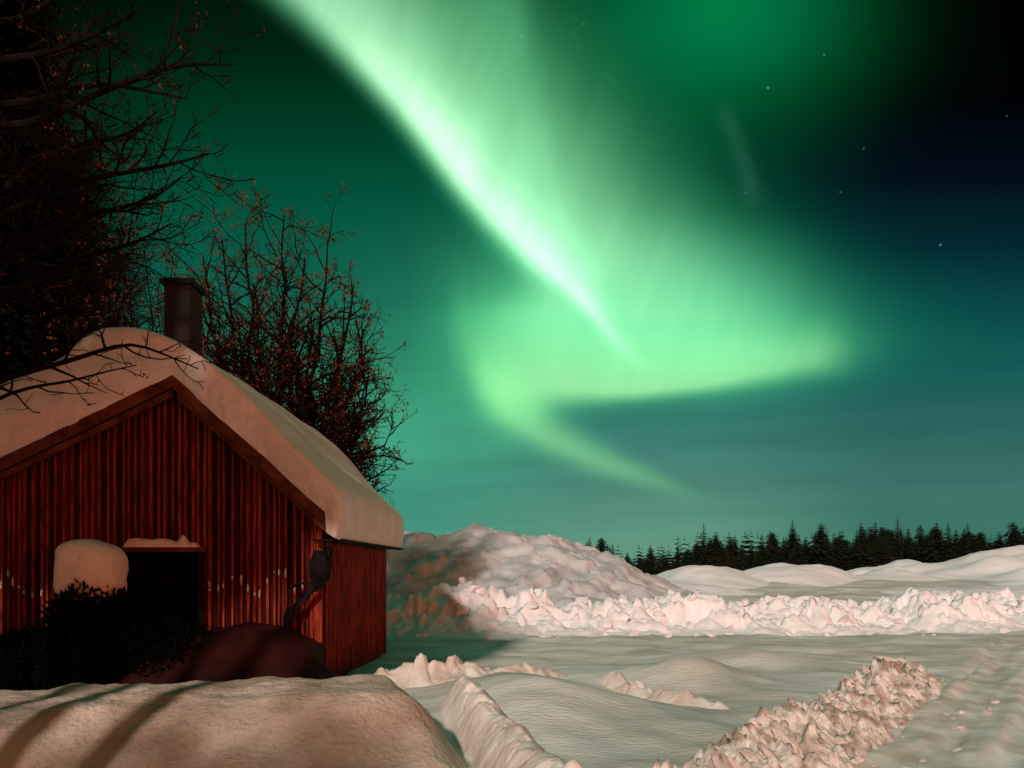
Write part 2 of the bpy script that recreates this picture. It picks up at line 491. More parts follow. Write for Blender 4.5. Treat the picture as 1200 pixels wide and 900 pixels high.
# packed road on the right, tracks run along it
RD = np.array((.585, .811)); RN = np.array((.811, -.585)); RO = np.array((2.45, 7.4))
s = np.linspace(-7, 26, 420); n = np.linspace(.35, 7.5, 160)
S, Nn = np.meshgrid(s, n)
RX, RY = RO[0] + S * RD[0] + Nn * RN[0], RO[1] + S * RD[1] + Nn * RN[1]


def road_z(S, Nn, RX, RY):
    z = ground_z(RX, RY) + .004
    z = z + .045 * fbm(S * .22, Nn * 2.4, 41, 4) + .016 * fbm(S * 1.2, Nn * 5, 43, 3)
    z = z + .10 * np.clip(fbm(S * .9, Nn * 1.1, 49, 3) - .2, 0, 1) * blocks(S, Nn, .22, 51, .6) * sstep(2.6, 3.4, Nn)
    for c in (1.7, 3.3):
        z = z - .075 * np.exp(-((Nn - c - .12 * np.sin(S * .4)) / .15) ** 4) + .008 * np.sin(S * 42) * np.exp(-((Nn - c - .12 * np.sin(S * .4)) / .12) ** 4)
    z = z + .10 * np.exp(-((Nn - 2.5 - .1 * np.sin(S * .4)) / .3) ** 2) * np.clip(fbm(S * .8, Nn * 2, 47, 3) + .6, 0, 1.5)
    edge = sstep(.35, .8, Nn) * (1 - sstep(7.1, 7.5, Nn)) * (1 - sstep(10.5, 14.6, S))
    return z - (1 - edge) * .12


tag(grid_mesh('road', RX, RY, road_z(S, Nn, RX, RY), M_ROAD, keep=S < 15), kind='structure')


def patch(name, x0, x1, y0, y1, res, hf, mat, label, cat, group=None):
    xs = np.arange(x0, x1 + res, res); ys = np.arange(y0, y1 + res, res)
    X, Y = np.meshgrid(xs, ys)
    h = hf(X, Y); g_ = ground_z(X, Y)
    z = g_ - .06 + h
    o = grid_mesh(name, X, Y, z, mat, keep=h > .02)
    return tag(o, label, cat, group, 'thing')


# ------------------------------------------------------------------ snow banks
def h_bank(x, y):
    edge_r = -.16 - .34 * (y - 6.3) + .14 * fbm(y * .9, y * 0 + 2, 5, 3)
    r = 1 - sstep(-.62, .10, x - edge_r)
    f = sstep(5.75, 7.05, y - .25 * fbm(x * .5, x * 0, 8, 3) - .10 * fbm(x * 1.5, y * 1.5, 7, 2))
    b = 1 - sstep(8.0, 8.9, y + .1 * fbm(x * .9, x * 0 + 4, 12, 3))
    top = .45 + .18 * sstep(-6, -1, x) + .07 * fbm(x * .6, y * .8, 15, 4)
    crust = .016 * fbm(x * 3, y * 3, 19, 4) + .010 * np.clip(fbm(x * 9, y * 9, 20, 2), -.2, 1)
    return (top + .06) * r * f * b + crust * np.clip(r * b * f * 4, 0, 1)


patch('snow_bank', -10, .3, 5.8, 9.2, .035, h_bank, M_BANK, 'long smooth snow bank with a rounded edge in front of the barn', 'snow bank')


def along(pts, x, y):
    """nearest point on a polyline: distance along, signed distance (right positive)"""
    best = np.full(x.shape, 1e9); S_ = np.zeros(x.shape); N_ = np.zeros(x.shape); acc_ = 0
    for (ax, ay), (bx, by) in zip(pts[:-1], pts[1:]):
        L = math.hypot(bx - ax, by - ay); ux, uy = (bx - ax) / L, (by - ay) / L
        t = (x - ax) * ux + (y - ay) * uy; tcl = np.clip(t, 0, L)
        qx, qy = ax + ux * tcl, ay + uy * tcl
        d = np.hypot(x - qx, y - qy); sg = (x - ax) * uy - (y - ay) * ux
        m_ = d < best
        best = np.where(m_, d, best); S_ = np.where(m_, acc_ + tcl, S_); N_ = np.where(m_, np.sign(sg) * d, N_)
        acc_ += L
    return S_, N_, acc_


def h_ridge(x, y):
    S_, N_, L = along([(.42, 5.0), (.18, 5.9), (-.12, 7.2), (-.42, 8.4), (-.60, 9.2)], x, y)
    w = .22 + .10 * (1 - sstep(0, 2.5, S_))
    prof = np.exp(-np.abs(N_ / w) ** 2.4)
    env = sstep(0, .3, S_) * (1 - sstep(L - .35, L, S_)) + .0
    end = 1 - sstep(.15, .35, np.maximum(0, np.abs(N_) - .15))
    lump = .84 + .26 * blocks(x + .15 * fbm(x * 3, y * 3, 2), y + .15 * fbm(x * 3, y * 3, 5), .45, 71, .4) + .10 * fbm(x * 3, y * 3, 74, 4)
    return np.where(np.abs(N_) < .9, .42 * prof * lump * (sstep(-.02, .3, S_) * (1 - sstep(L - .3, L + .02, S_))), 0)


patch('snow_ridge', -1.4, 1.3, 4.7, 9.6, .022, h_ridge, M_PLOUGHED, 'narrow lumpy peach ridge of snow running beside the dark trench', 'snow ridge')


def h_windrow(x, y):
    S_, N_, L = along([(-2.25, 10.9), (-1.7, 11.1), (-.9, 11.2), (-.2, 11.6), (.6, 12.0), (1.0, 12.1)], x, y)
    prof = np.exp(-(N_ / .26) ** 2)
    lump = .45 + .5 * blocks(x + .1 * fbm(x * 4, y * 4, 87, 2), y, .34, 81, .5) + .2 * fbm(x * 3.5, y * 3.5, 84, 4)
    gaps = sstep(-.6, .3, fbm(S_ * .9, S_ * 0, 86, 2))
    return .52 * prof * lump * (.45 + .55 * gaps) * sstep(0, .3, S_) * (1 - sstep(L - .4, L, S_))


patch('snow_windrow', -3.8, 1.6, 10.3, 12.8, .025, h_windrow, M_PLOUGHED, 'low crumbly row of snow lumps before the green shaded hollow', 'snow ridge')


def h_lip(x, y):
    S_, N_, L = along([(1.25, 11.9), (1.7, 11.0), (2.05, 10.3), (2.45, 10.0), (2.9, 9.9)], x, y)
    prof = np.exp(-np.abs(N_ / .17) ** 2)
    lump = .5 + .6 * blocks(x, y, .32, 91, .6) + .15 * fbm(x * 4, y * 4, 94, 3)
    return .34 * prof * lump * sstep(0, .4, S_) * (1 - sstep(L - .5, L, S_))


patch('snow_lip', .8, 3.3, 9.5, 12.3, .022, h_lip, M_PLOUGHED, 'short curved lip of orange-lit snow in the middle of the field', 'snow ridge')


def h_berm(x, y):
    S_, N_, L = along(BERM, x, y)
    w = np.where(N_ < 0, .24, .52)
    prof = np.where(N_ < 0, np.exp(-(N_ / w) ** 2), np.clip(1 - N_ / (w * 1.5), 0, 1) ** .9)
    # leaning slabs: blocks stretched down the road side
    u = S_ * 1.0 + N_ * .55; v = N_ * .42
    wx, wy = .06 * fbm(x * 5, y * 5, 62, 2), .06 * fbm(x * 5, y * 5, 63, 2)
    slab = blocks(u + wx, v + wy, .16, 61, .8) * .55 + blocks(x + wy, y + wx, .09, 64, .7) * .22
    big = blocks(S_, N_ * .6, .5, 67, .7)
    env = sstep(0, .5, S_) * (1 - sstep(L - .5, L, S_))
    h = (.44 * prof * (.76 + .34 * big) + (.28 * slab - .11) * np.clip(prof * 2.2, 0, 1) * np.where(N_ < -.05, .45, 1)) * env
    h = h + .03 * fbm(x * 6, y * 6, 69, 3) * np.clip(prof * 2, 0, 1)
    return np.where(np.abs(N_) < 1.15, h, 0)


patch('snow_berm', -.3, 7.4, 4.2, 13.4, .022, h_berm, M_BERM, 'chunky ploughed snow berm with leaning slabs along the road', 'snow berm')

PILE_T = [(-8.5, 0), (-7, 1.6), (-5.0, 2.6), (-3.9, 2.95), (-2.6, 2.98), (-1.3, 3.0), (0, 2.92), (1.2, 2.78), (2.4, 2.45), (3.6, 2.0), (4.9, 1.45), (6.2, .9), (7.5, .35), (8.6, 0)]


def h_pile(x, y):
    top = np.interp(x + .25 * fbm(y * .4, x * .4, 101, 2), [p[0] for p in PILE_T], [p[1] for p in PILE_T])
    d = (y - 21.4) / 6.8
    f = sstep(-.05, 1.0, d) * .55 + .45 * np.clip(d, 0, 1)
    b = 1 - sstep(29.5, 36, y)
    lumps = .18 * fbm(x * .7, y * .7, 103, 4) + .36 * (blocks(x + .3 * fbm(x, y, 3), y * .8 + .3 * fbm(x, y, 6), 1.1, 105, .6) - .4) + .07 * fbm(x * 2.5, y * 2.5, 109, 3)
    return np.clip(top * f * b + lumps * np.clip(top * f * 1.5, 0, 1) * b * .8, 0, None)


patch('snow_pile', -9, 9, 21, 36.5, .075, h_pile, M_PILE, 'large rounded grey heap of ploughed snow beside the barn', 'snow pile')


def h_chunk(x, y):
    cy = 20.6 + .16 * np.clip(x - 5, 0, None) + .3 * fbm(x * .5, x * 0, 111, 2)
    d = y - cy
    amp = 1.10 + .34 * fbm(x * .6, x * 0 + 7, 113, 3) - .10 * sstep(5, 9, x) + .22 * gau(x, y, 11.9, 22.5, .7, 1.5)
    prof = np.where(d < 0, np.exp(-((d - .9) / 1.35) ** 2) * 1.0, np.exp(-((d - .9) / 1.9) ** 2))
    wx, wy = .12 * fbm(x * 2.5, y * 2.5, 122, 3), .12 * fbm(x * 2.5, y * 2.5, 123, 3)
    lump = blocks(x + wx, y + wy, .75, 115, .45) * .62 + blocks(x + wy, y + wx, .30, 118, .6) * .38 + .15 * fbm(x * 2.2, y * 2.2, 121, 4)
    h = amp * prof * (.66 + .0 * d) + (lump - .27) * np.clip(prof * 1.6, 0, 1) * .62
    return np.clip(h, 0, None) * sstep(-9, -7, x) * (1 - sstep(21, 26, x))


patch('snow_windrow', -9, 26, 18.6, 26.5, .05, h_chunk, M_SNOW, 'long bright row of broken snow blocks across the field', 'snow ridge')


def mound(name, cx, cy, rx, ry, h, seed, label, lump=.1, res=.16):
    def hf(x, y):
        u = (x - cx) + .25 * rx * fbm(y * .3, x * .3, seed + 9, 2); v = (y - cy) + .2 * ry * fbm(x * .25, y * .25, seed + 11, 2)
        r = np.clip(np.sqrt((u / rx) ** 2 + (v / ry) ** 2), 0, 1)
        bell = .5 + .5 * np.cos(np.pi * r ** .9)
        return h * bell * (1 + lump * fbm(x * .5, y * .5, seed, 4)) + lump * .35 * fbm(x * 1.3, y * 1.3, seed + 5, 3) * bell
    return patch(name, cx - 1.3 * rx, cx + 1.3 * rx, cy - 1.3 * ry, cy + 1.3 * ry, res, hf, M_SNOW, label, 'snow mound')


mound('snow_mound', 9.9, 41, 4.2, 6, .8, 131, 'wide pink dome of snow left of its twin below the trees')
mound('snow_mound', 14.0, 42, 4.0, 6, .84, 137, 'pink dome of snow right of its twin below the trees')
mound('snow_mound', 6.4, 36, 5.5, 5, .35, 141, 'flat low snow swell just right of the grey heap')
mound('snow_mound', 19.6, 42, 3.6, 4, .55, 143, 'small snow hump at the foot of the big right hand rise')
mound('snow_mound', 19.0, 43, 1.5, 2, .55, 147, 'small round snow bump between the humps below the trees', .06)
mound('snow_mound', 20.9, 43.5, 1.3, 2, .75, 149, 'bright little snow bump touching the big rise', .06)
mound('snow_mound', 31.5, 47, 15.0, 12, 1.9, 151, 'big broad snow rise under the trees at the far right', .10, .22)
mound('snow_mound', 20.0, 33, 8, 5, .25, 157, 'smooth low snow swell in front of the big rise', .1)
mound('snow_mound', 27.0, 35, 9, 6, .5, 163, 'long low snow swell before the rise at the field edge', .12, .18)


# loose chunks of snow
def chunk_mesh(seed):
    r = random.Random(seed)
    import bmesh
    bm = bmesh.new()
    for _ in range(16):
        v = np.array([r.gauss(0, 1) for _ in range(3)]); v /= np.linalg.norm(v)
        bm.verts.new((v[0] * .5, v[1] * .36, v[2] * .28 + .16))
    bmesh.ops.convex_hull(bm, input=bm.verts)
    bmesh.ops.delete(bm, geom=[v for v in bm.verts if not v.link_faces], context='VERTS')
    bmesh.ops.subdivide_edges(bm, edges=list(bm.edges), cuts=2, use_grid_fill=True)
    bmesh.ops.smooth_vert(bm, verts=list(bm.verts), factor=.45, use_axis_x=True, use_axis_y=True, use_axis_z=True)
    for v in bm.verts:
        k = fbm(np.array([v.co.x * 5 + v.co.z * 3]), np.array([v.co.y * 5 - v.co.z * 4]), seed, 3)[0]
        v.co *= 1 + .05 * k
    me = bpy.data.meshes.new('snow_chunk'); bm.to_mesh(me); bm.free(); me.materials.append(M_PLOUGHED)
    return me


CH = [chunk_mesh(i) for i in range(6)]
CHW = []
for m_ in CH:
    m_ = m_.copy(); m_.materials.clear(); m_.materials.append(M_SNOW); CHW.append(m_)


def chunk(x, y, size, label, group, dz=0.0, mesh=None):
    o = bpy.data.objects.new('snow_chunk', mesh or rng.choice(CH)); COL.objects.link(o)
    o.location = (x, y, float(ground_z(np.array([x]), np.array([y]))[0]) + dz - .02)
    o.scale = (size, size * rng.uniform(.8, 1.2), size * rng.uniform(.7, 1.1))
    o.rotation_euler = (rng.uniform(-.3, .3), rng.uniform(-.3, .3), rng.uniform(0, 6.3))
    tag(o, label, 'snow chunk', group, 'thing')


for i in range(46):
    k = rng.uniform(.2, 7.8); d = rng.choice((.62, .75, .9, 1.05, 1.3)) + rng.uniform(-.1, .25)
    x, y = RO[0] + (k - 2.4) * RD[0] + d * RN[0], RO[1] + (k - 2.4) * RD[1] + d * RN[1]
    chunk(x, y, rng.choice((.06, .08, .1, .14, .2)), 'loose chunk of snow fallen on the road side of the berm', 'snow chunks fallen off the berm')
for i in range(60):
    x = rng.uniform(-3.2, 13); y = 19.55 + .16 * max(0, x - 5) + rng.uniform(-.7, .35)
    chunk(x, y, rng.choice((.1, .14, .18, .25, .34)), mesh=rng.choice(CHW), label='loose block of snow lying at the foot of the long bright row', group='snow blocks before the long row')



def h_at(f, x, y):
    x, y = np.array([x]), np.array([y])
    return float((ground_z(x, y) + f(x, y))[0]) - .06


for i in range(100):       # broken slabs leaning on the road face of the berm
    k = rng.uniform(.2, 8.6); d = rng.uniform(-.15, .85)
    t = (k - 2.4); x, y = RO[0] + t * RD[0] + d * RN[0], RO[1] + t * RD[1] + d * RN[1]
    z = h_at(h_berm, x, y)
    o = bpy.data.objects.new('snow_chunk', rng.choice(CH)); COL.objects.link(o)
    q = rng.choice((.10, .13, .17, .22, .28)) * (1.1 - .4 * max(0, d))
    o.location = (x, y, z - .03)
    o.scale = (q * rng.uniform(1.0, 1.5), q * rng.uniform(.6, .9), q * rng.uniform(.5, .8))
    o.rotation_euler = (rng.uniform(-.5, .5), rng.uniform(.2, 1.0), math.atan2(RN[1], RN[0]) + rng.uniform(-.5, .5))
    tag(o, 'broken slab of snow leaning on the road face of the berm', 'snow chunk', 'slabs on the berm face', 'thing')
for i in range(80):        # larger blocks lying in the long row
    x = rng.uniform(-3.0, 14.5); y = 20.6 + .16 * max(0, x - 5) + rng.uniform(-.6, 1.4)
    z = h_at(h_chunk, x, y)
    o = bpy.data.objects.new('snow_chunk', rng.choice(CHW)); COL.objects.link(o)
    q = rng.choice((.22, .3, .4, .5, .65))
    o.location = (x, y, z - .06)
    o.scale = (q, q * rng.uniform(.8, 1.3), q * rng.uniform(.7, 1.2))
    o.rotation_euler = (rng.uniform(-.6, .6), rng.uniform(-.6, .6), rng.uniform(0, 6.28))
    tag(o, 'large broken block of snow lying in the long bright row', 'snow chunk', 'blocks in the long row', 'thing')

# ------------------------------------------------------------------ barn
YF, YB = 10.7, 15.9                 # gable wall, back wall
XR, XL, XA = -2.55, -8.25, -4.40    # right wall, left wall, ridge
ZA = 4.25


def zr(x):
    return ZA - .9 * (x - XA) if x > XA else ZA - .485 * (XA - x)


barn = empty('barn', (-5.4, 10.7, 0))
bpy.context.view_layer.update()
tag(barn, 'old red board and batten barn under thick roof snow', 'barn')
DX0, DX1, DZ = -5.30, -4.19, 2.0
mb = MB()
batten_x = []
x = XL
bw = .118
k = 0
while x < XR - .01:
    x1 = min(x + rng.choice((.065, .08, .09, .105, .12)), XR)
    tone = rng.choice((0, 0, 2, 3))
    inside = DX0 - .02 < (x + x1) / 2 < DX1 + .02
    z0 = DZ if inside else -.15
    o_ = rng.uniform(-.004, .006)
    pts = [(x + .002, z0), (x1 - .002, z0), (x1 - .002, zr(x1) - .10)]
    if x < XA < x1: pts.append((XA, ZA - .10))
    pts.append((x + .002, zr(x) - .10))
    mb.prism(pts, YF - .012 + o_, YF + .014 + o_, tone)
    # batten over the joint
    xb = x1
    if xb < XR - .05:
        batten_x.append(xb)
        zb = DZ if DX0 < xb < DX1 else -.15
        w_ = rng.choice((.011, .014, .017, .021))
        mb.prism([(xb - w_, zb), (xb + w_, zb), (xb + w_, zr(xb + w_) - .105), (xb - w_, zr(xb - w_) - .105)], YF - .046 - rng.uniform(0, .008), YF - .013, 1)
    x = x1; k += 1
gable = mb.obj('gable_wall', [M_BOARD, M_BATTEN, M_BOARD2, M_BOARD3], barn)
# pale flecks added on the battens as glints of light, in a ragged line
cl = MB()
zig = [(0, 684), (14, 676), (30, 690), (48, 698), (236, 672), (252, 700), (264, 690), (280, 678), (292, 684), (304, 700), (318, 674), (332, 668), (344, 684), (356, 692), (366, 684), (380, 672)]
for xb in batten_x:
    px = 600 + F * xb / (YF - .05)
    if not (px < 50 or 238 < px < 382): continue
    py = np.interp(px, [q[0] for q in zig], [q[1] for q in zig])
    for _ in range(rng.choice((1, 1, 2))):
        zc = EYE + (HOR - py - rng.uniform(-7, 7)) / F * (YF - .05)
        hh_, ww = rng.uniform(.02, .075), rng.uniform(.008, .015)
        n0 = len(cl.v)
        cl.add([(xb - ww, YF - .050, zc - hh_ * .6), (xb + ww * .8, YF - .050, zc - hh_ * .8), (xb + ww, YF - .050, zc + hh_ * .5), (xb - ww * .6, YF - .050, zc + hh_),
                (xb - ww * .4, YF - .078, zc - hh_ * .3), (xb + ww * .4, YF - .080, zc - hh_ * .4), (xb + ww * .5, YF - .072, zc + hh_ * .2), (xb - ww * .3, YF - .070, zc + hh_ * .5)],
               [(4, 5, 6, 7), (0, 1, 5, 4), (1, 2, 6, 5), (2, 3, 7, 6), (3, 0, 4, 7)])
co_ = cl.obj('glint_flecks', M_ROOFSNOW, barn); co_['kind'] = 'stuff'
# side and back walls
mb = MB()
y = YF + .02
while y < YB - .01:
    y1 = min(y + .13, YB)
    mb.box(XR - .03, XR + rng.uniform(-.003, .004), y + .002, y1 - .002, -.15, 2.36, 0)
    if y1 < YB - .05: mb.box(XR + .006, XR + .034, y1 - .017, y1 + .017, -.15, 2.34, 1)
    y = y1
mb.obj('side_wall', [M_BOARD, M_BATTEN], barn)
mb = MB()
mb.box(XL - .02, XL + .01, YF + .02, YB, -.15, zr(XL) - .1, 0)
mb.prism([(XL, -.15), (XR, -.15), (XR, zr(XR) - .12), (XA, ZA - .12), (XL, zr(XL) - .12)], YB + .004, YB + .03, 0)
mb.obj('back_wall', M_BOARD, barn)
# inner lining keeps the inside dark and shut
mb = MB()
mb.box(XL + .05, XR - .05, YF + .10, YB - .05, -.12, -.10, 0)
mb.box(XL + .05, XR - .05, YF + 2.2, YF + 2.24, -.10, 2.6, 0)
mb.obj('floor', M_DARKWOOD, barn)
# corner boards
mb = MB(); mb.box(XR - .10, XR + .012, YF - .058, YF - .03, -.15, 2.46, 0); mb.obj('corner_board', M_BATTEN, barn)
mb = MB(); mb.box(XR + .010, XR + .036, YB - .10, YB + .04, -.15, 2.34, 0); mb.obj('corner_board', M_BOARD, barn)
# door frame and lintel
for a_, b_ in ((DX0 - .10, DX0), (DX1, DX1 + .09)):
    door = MB(); door.box(a_, b_, YF - .075, YF + .10, -.15, DZ + .01, 0)
    door.obj('door_post', M_DARKWOOD, barn)
mb = MB(); mb.box(DX0 - .14, DX1 + .10, YF - .16, YF - .02, DZ - .03, DZ + .035, 0); mb.obj('door_lintel', M_RAKE, barn)
# roof decks
YO, YOB = 10.34, 16.15
mb = MB()
e0, e1 = -8.7, -2.36
mb.prism([(e0, zr(e0) - .07), (XA, ZA - .07), (XA, ZA), (e0, zr(e0))], YO, YOB, 0)
mb.prism([(XA + .002, ZA - .07), (e1, zr(e1) - .07), (e1, zr(e1)), (XA + .002, ZA)], YO, YOB, 0)
roof = mb.obj('roof', M_DARKWOOD, barn)
mb = MB(); mb.box(-2.62, -2.22, YO + .1, 16.3, 2.375, 2.40, 0)
mb.box(-2.30, -2.27, YO + .12, 16.3, 2.10, 2.14, 0)
mb.v = [(x, y, z - .26) if z > 2.3 else (x, y, z) for x, y, z in mb.v]
mb.obj('eave_board', M_DARKWOOD, barn)
# barge boards along the gable
mb = MB()
mb.prism([(e0, zr(e0) - .15), (XA, ZA - .15), (XA, ZA + .012), (e0, zr(e0) + .012)], YO - .032, YO - .003, 0)
mb.prism([(e0, zr(e0) - .245), (XA - .03, zr(XA - .03) - .245), (XA - .03, zr(XA - .03) - .155), (e0, zr(e0) - .155)], YO + .03, YO + .055, 0)
mb.obj('barge_board', M_RAKE, barn)
mb = MB()
mb.prism([(XA + .002, ZA - .16), (e1, zr(e1) - .16), (e1, zr(e1) + .012), (XA + .002, ZA + .012)], YO - .034, YO - .003, 0)
mb.prism([(XA + .03, zr(XA + .03) - .25), (e1 - .02, zr(e1 - .02) - .25), (e1 - .02, zr(e1 - .02) - .165), (XA + .03, zr(XA + .03) - .165)], YO + .03, YO + .055, 0)
mb.obj('barge_board', M_RAKE, barn)
# chimney behind the ridge
cx0, cx1 = P(192, 0, 13.2)[0], P(222, 0, 13.2)[0]
mb = MB(); mb.box(cx0, cx1, 13.2, 13.75, 3.6, P(0, 333, 13.2)[2], 0)
chim = mb.obj('chimney', M_BRICK, barn)
mb = MB(); mb.box(cx0 - .05, cx1 + .05, 13.15, 13.8, P(0, 333, 13.2)[2] + .002, P(0, 333, 13.2)[2] + .09, 0)
mb.obj('chimney_cap', M_METAL, chim)
# drainpipe with hopper at the gable corner
p = lambda a, b, D=10.45: P(a, b, D)
mb = MB()
mb.tube([p(386, 640), p(384, 655), p(378, 672)], [.05, .055, .05], 8)
mb.tube([p(378, 672), p(372, 684), p(345, 713), p(339, 722), p(338, 742)], [.05, .045, .042, .045, .05], 8)
mb.tube([p(372, 684), p(350, 683), p(341, 690)], [.025, .022, .018], 6)
dp = mb.obj('drainpipe', M_METAL, barn, True)
mb = MB(); mb.tube([p(377, 645), p(376, 660), p(375, 675), p(371, 690)], [.10, .15, .14, .06], 8); mb.obj('hopper', M_METAL, dp)
mb = MB(); mb.tube([p(341, 712), p(338, 726), p(337, 738)], [.06, .07, .055], 8); mb.obj('pipe_shoe', M_METAL, dp)

# snow on the roof
D0 = 10.25
TP = [(-190, 503), (-120, 478), (-60, 460), (0, 441), (40, 428), (70, 412), (82, 398), (92, 387), (108, 380), (130, 376.5), (165, 380), (200, 393), (240, 417), (280, 451), (330, 506), (370, 544), (388, 560), (398, 570), (402, 588), (400, 612), (395, 632)]
seg = [0]
for a, b in zip(TP[:-1], TP[1:]): seg.append(seg[-1] + math.hypot(b[0] - a[0], b[1] - a[1]))
tt = np.linspace(0, seg[-1], 170)
tx, ty = np.interp(tt, seg, [q[0] for q in TP]), np.interp(tt, seg, [q[1] for q in TP])
ker = np.ones(7) / 7
tx[3:-3] = np.convolve(tx, ker, 'valid'); ty[3:-3] = np.convolve(ty, ker, 'valid')
TX = (tx - 600) / F * D0; TZ = EYE + (HOR - ty) / F * D0
BX = np.minimum(TX, -2.42); BZ = np.array([zr(v) for v in BX]) + .006
last = np.clip((tt - tt[-1] + 75 * 1.0) / 75, 0, 1)
BZ = BZ - .27 * sstep(0.2, 1, last) + .02 * fbm(TX * 2.2, TX * 0, 209, 3); BX = BX + .02 * last
m = 12
ylen = YOB + .1
pathY, pathS = [], []
for k in range(m + 1):
    t = k / m; pathY.append(D0 + .07 * (1 - math.sin(math.pi * min(t, .8) / .8 * .5 + 0)) + .10 * max(0, (t - .8) / .2) ** 2); pathS.append(t * .985 if t < 1 else .99)
for yv in list(np.linspace(D0 + .22, D0 + .8, 8)) + list(np.linspace(D0 + 1.0, ylen - .2, 44)): pathY.append(yv); pathS.append(1.0)
for k in range(m + 1):
    t = 1 - k / m; pathY.append(ylen - .1 + .1 * math.sin(math.pi * .5 * (1 - t) ** .5)); pathS.append(t)
pathY, pathS = np.array(pathY), np.array(pathS)
X = BX[None, :] + (TX - BX)[None, :] * pathS[:, None]
Z = BZ[None, :] + (TZ - BZ)[None, :] * pathS[:, None]
Y = np.repeat(pathY[:, None], len(tt), 1)
# the ridge bulge is only near the gable; the slab undulates
thick = (TZ - BZ)[None, :] * pathS[:, None]
Z = Z + .05 * fbm(X * .9, Y * .5, 201, 4) * np.clip(thick * 2, 0, 1) * sstep(0, .4, Y - D0)
Y = Y + np.where(pathS[:, None] < 1, .035 * fbm(X * 1.6, Z * 1.6, 205, 4), 0) * np.where(Y > 13, 0, 1)
X = X + .015 * fbm(Y * .8, Z * 2, 207, 3) * (BX + .35 < TX)
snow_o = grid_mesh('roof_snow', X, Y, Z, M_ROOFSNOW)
tag(snow_o, 'thick slab of snow lying on the barn roof', 'snow', None, 'thing')
sm = snow_o.modifiers.new('sub', 'SUBSURF'); sm.levels = 0; sm.render_levels = 1

# snow along the lintel
xs = np.linspace(P(146, 0, 10.58)[0], P(233, 0, 10.58)[0], 60); th = np.linspace(0, math.pi, 14)
XX, TH = np.meshgrid(xs, th)
hh = .10 + .035 * fbm(XX * 3, XX * 0, 211, 3) + .10 * np.exp(-((XX - P(214, 0, 10.58)[0]) / .05) ** 2)
hh = hh * sstep(0, .06, XX - xs[0]) ** .5 * sstep(0, .06, xs[-1] - XX) ** .5
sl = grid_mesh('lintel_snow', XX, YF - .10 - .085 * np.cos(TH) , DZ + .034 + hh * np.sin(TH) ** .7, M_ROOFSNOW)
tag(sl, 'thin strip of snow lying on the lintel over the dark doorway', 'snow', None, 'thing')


# snow drift against the wall, its deep shade painted as dark colour
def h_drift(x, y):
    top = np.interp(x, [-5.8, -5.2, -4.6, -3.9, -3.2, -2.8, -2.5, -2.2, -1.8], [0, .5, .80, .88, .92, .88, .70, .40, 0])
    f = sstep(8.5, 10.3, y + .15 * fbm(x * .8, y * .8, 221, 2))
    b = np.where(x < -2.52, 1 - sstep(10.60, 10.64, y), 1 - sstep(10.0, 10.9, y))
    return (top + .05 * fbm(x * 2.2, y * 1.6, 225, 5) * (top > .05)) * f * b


patch('mound', -5.9, -1.6, 8.8, 12.2, .045, h_drift, M_MOUND, 'smooth snow drift with its shade painted dark red, heaped against the lower barn front', 'mound')


# ------------------------------------------------------------------ dark shrubs by the doorway
def leafy(name, c, r, n, seed, mat, label, stems=7, size=.06):
    rr = random.Random(seed)
    root = empty(name, (c[0], c[1], 0)); bpy.context.view_layer.update()
    tag(root, label, 'shrub')
    mb = MB()
    for _ in range(n):
        while True:
            v = np.array([rr.uniform(-1, 1) for _ in range(3)])
            q = np.linalg.norm(v)
            if q <= 1 and (q > .55 or rr.random() < .5): break
        p_ = np.array(c) + v * np.array(r) * (1 + .12 * math.sin(7 * v[0] + seed) * math.cos(5 * v[2]))
        if p_[2] < .02: continue
        d = v / (q + .01) + np.array([rr.gauss(0, .5) for _ in range(3)]) + np.array((0, 0, .5)); d /= np.linalg.norm(d)
        a = np.cross(d, [rr.gauss(0, 1) for _ in range(3)]); a /= np.linalg.norm(a) + 1e-6
        L, w = size * rr.uniform(.8, 1.9), size * rr.uniform(.25, .5)
        mb.add([tuple(p_ - a * w), tuple(p_ + d * L * .5 + a * w * .8), tuple(p_ + d * L), tuple(p_ + d * L * .45 - a * w * 1.1)], [(0, 1, 2, 3)])
    mb.obj('foliage', mat, root)
    mb = MB()
    for _ in range(stems):
        e = np.array(c) + np.array([rr.uniform(-.6, .6) * r[0], rr.uniform(-.6, .6) * r[1], rr.uniform(.1, .7) * r[2]])
        b = np.array((c[0] + rr.uniform(-.1, .1), c[1] + rr.uniform(-.1, .1), -.05))
        mb.tube([b, (b + e) / 2 + np.array([rr.gauss(0, .05) for _ in range(3)]), e], [.03, .022, .008], 5)
    mb.obj('stems', M_BARK, root)
    return root


c = P(108, 0, 9.75)
leafy('juniper_shrub', (c[0], 9.75, .75), (.62, .5, .92), 9000, 5, M_SHRUB, 'black dense evergreen shrub with a snow cap beside the doorway')
c = P(188, 0, 9.9)
leafy('juniper_shrub', (c[0], 9.9, .42), (.68, .45, .72), 8000, 6, M_SHRUB, 'low black shrub growing right in front of the doorway')
c = P(38, 0, 9.9)
leafy('juniper_shrub', (c[0], 9.9, .35), (.65, .5, .62), 6500, 8, M_SHRUB, 'low black shrub at the left edge below the striped wall')

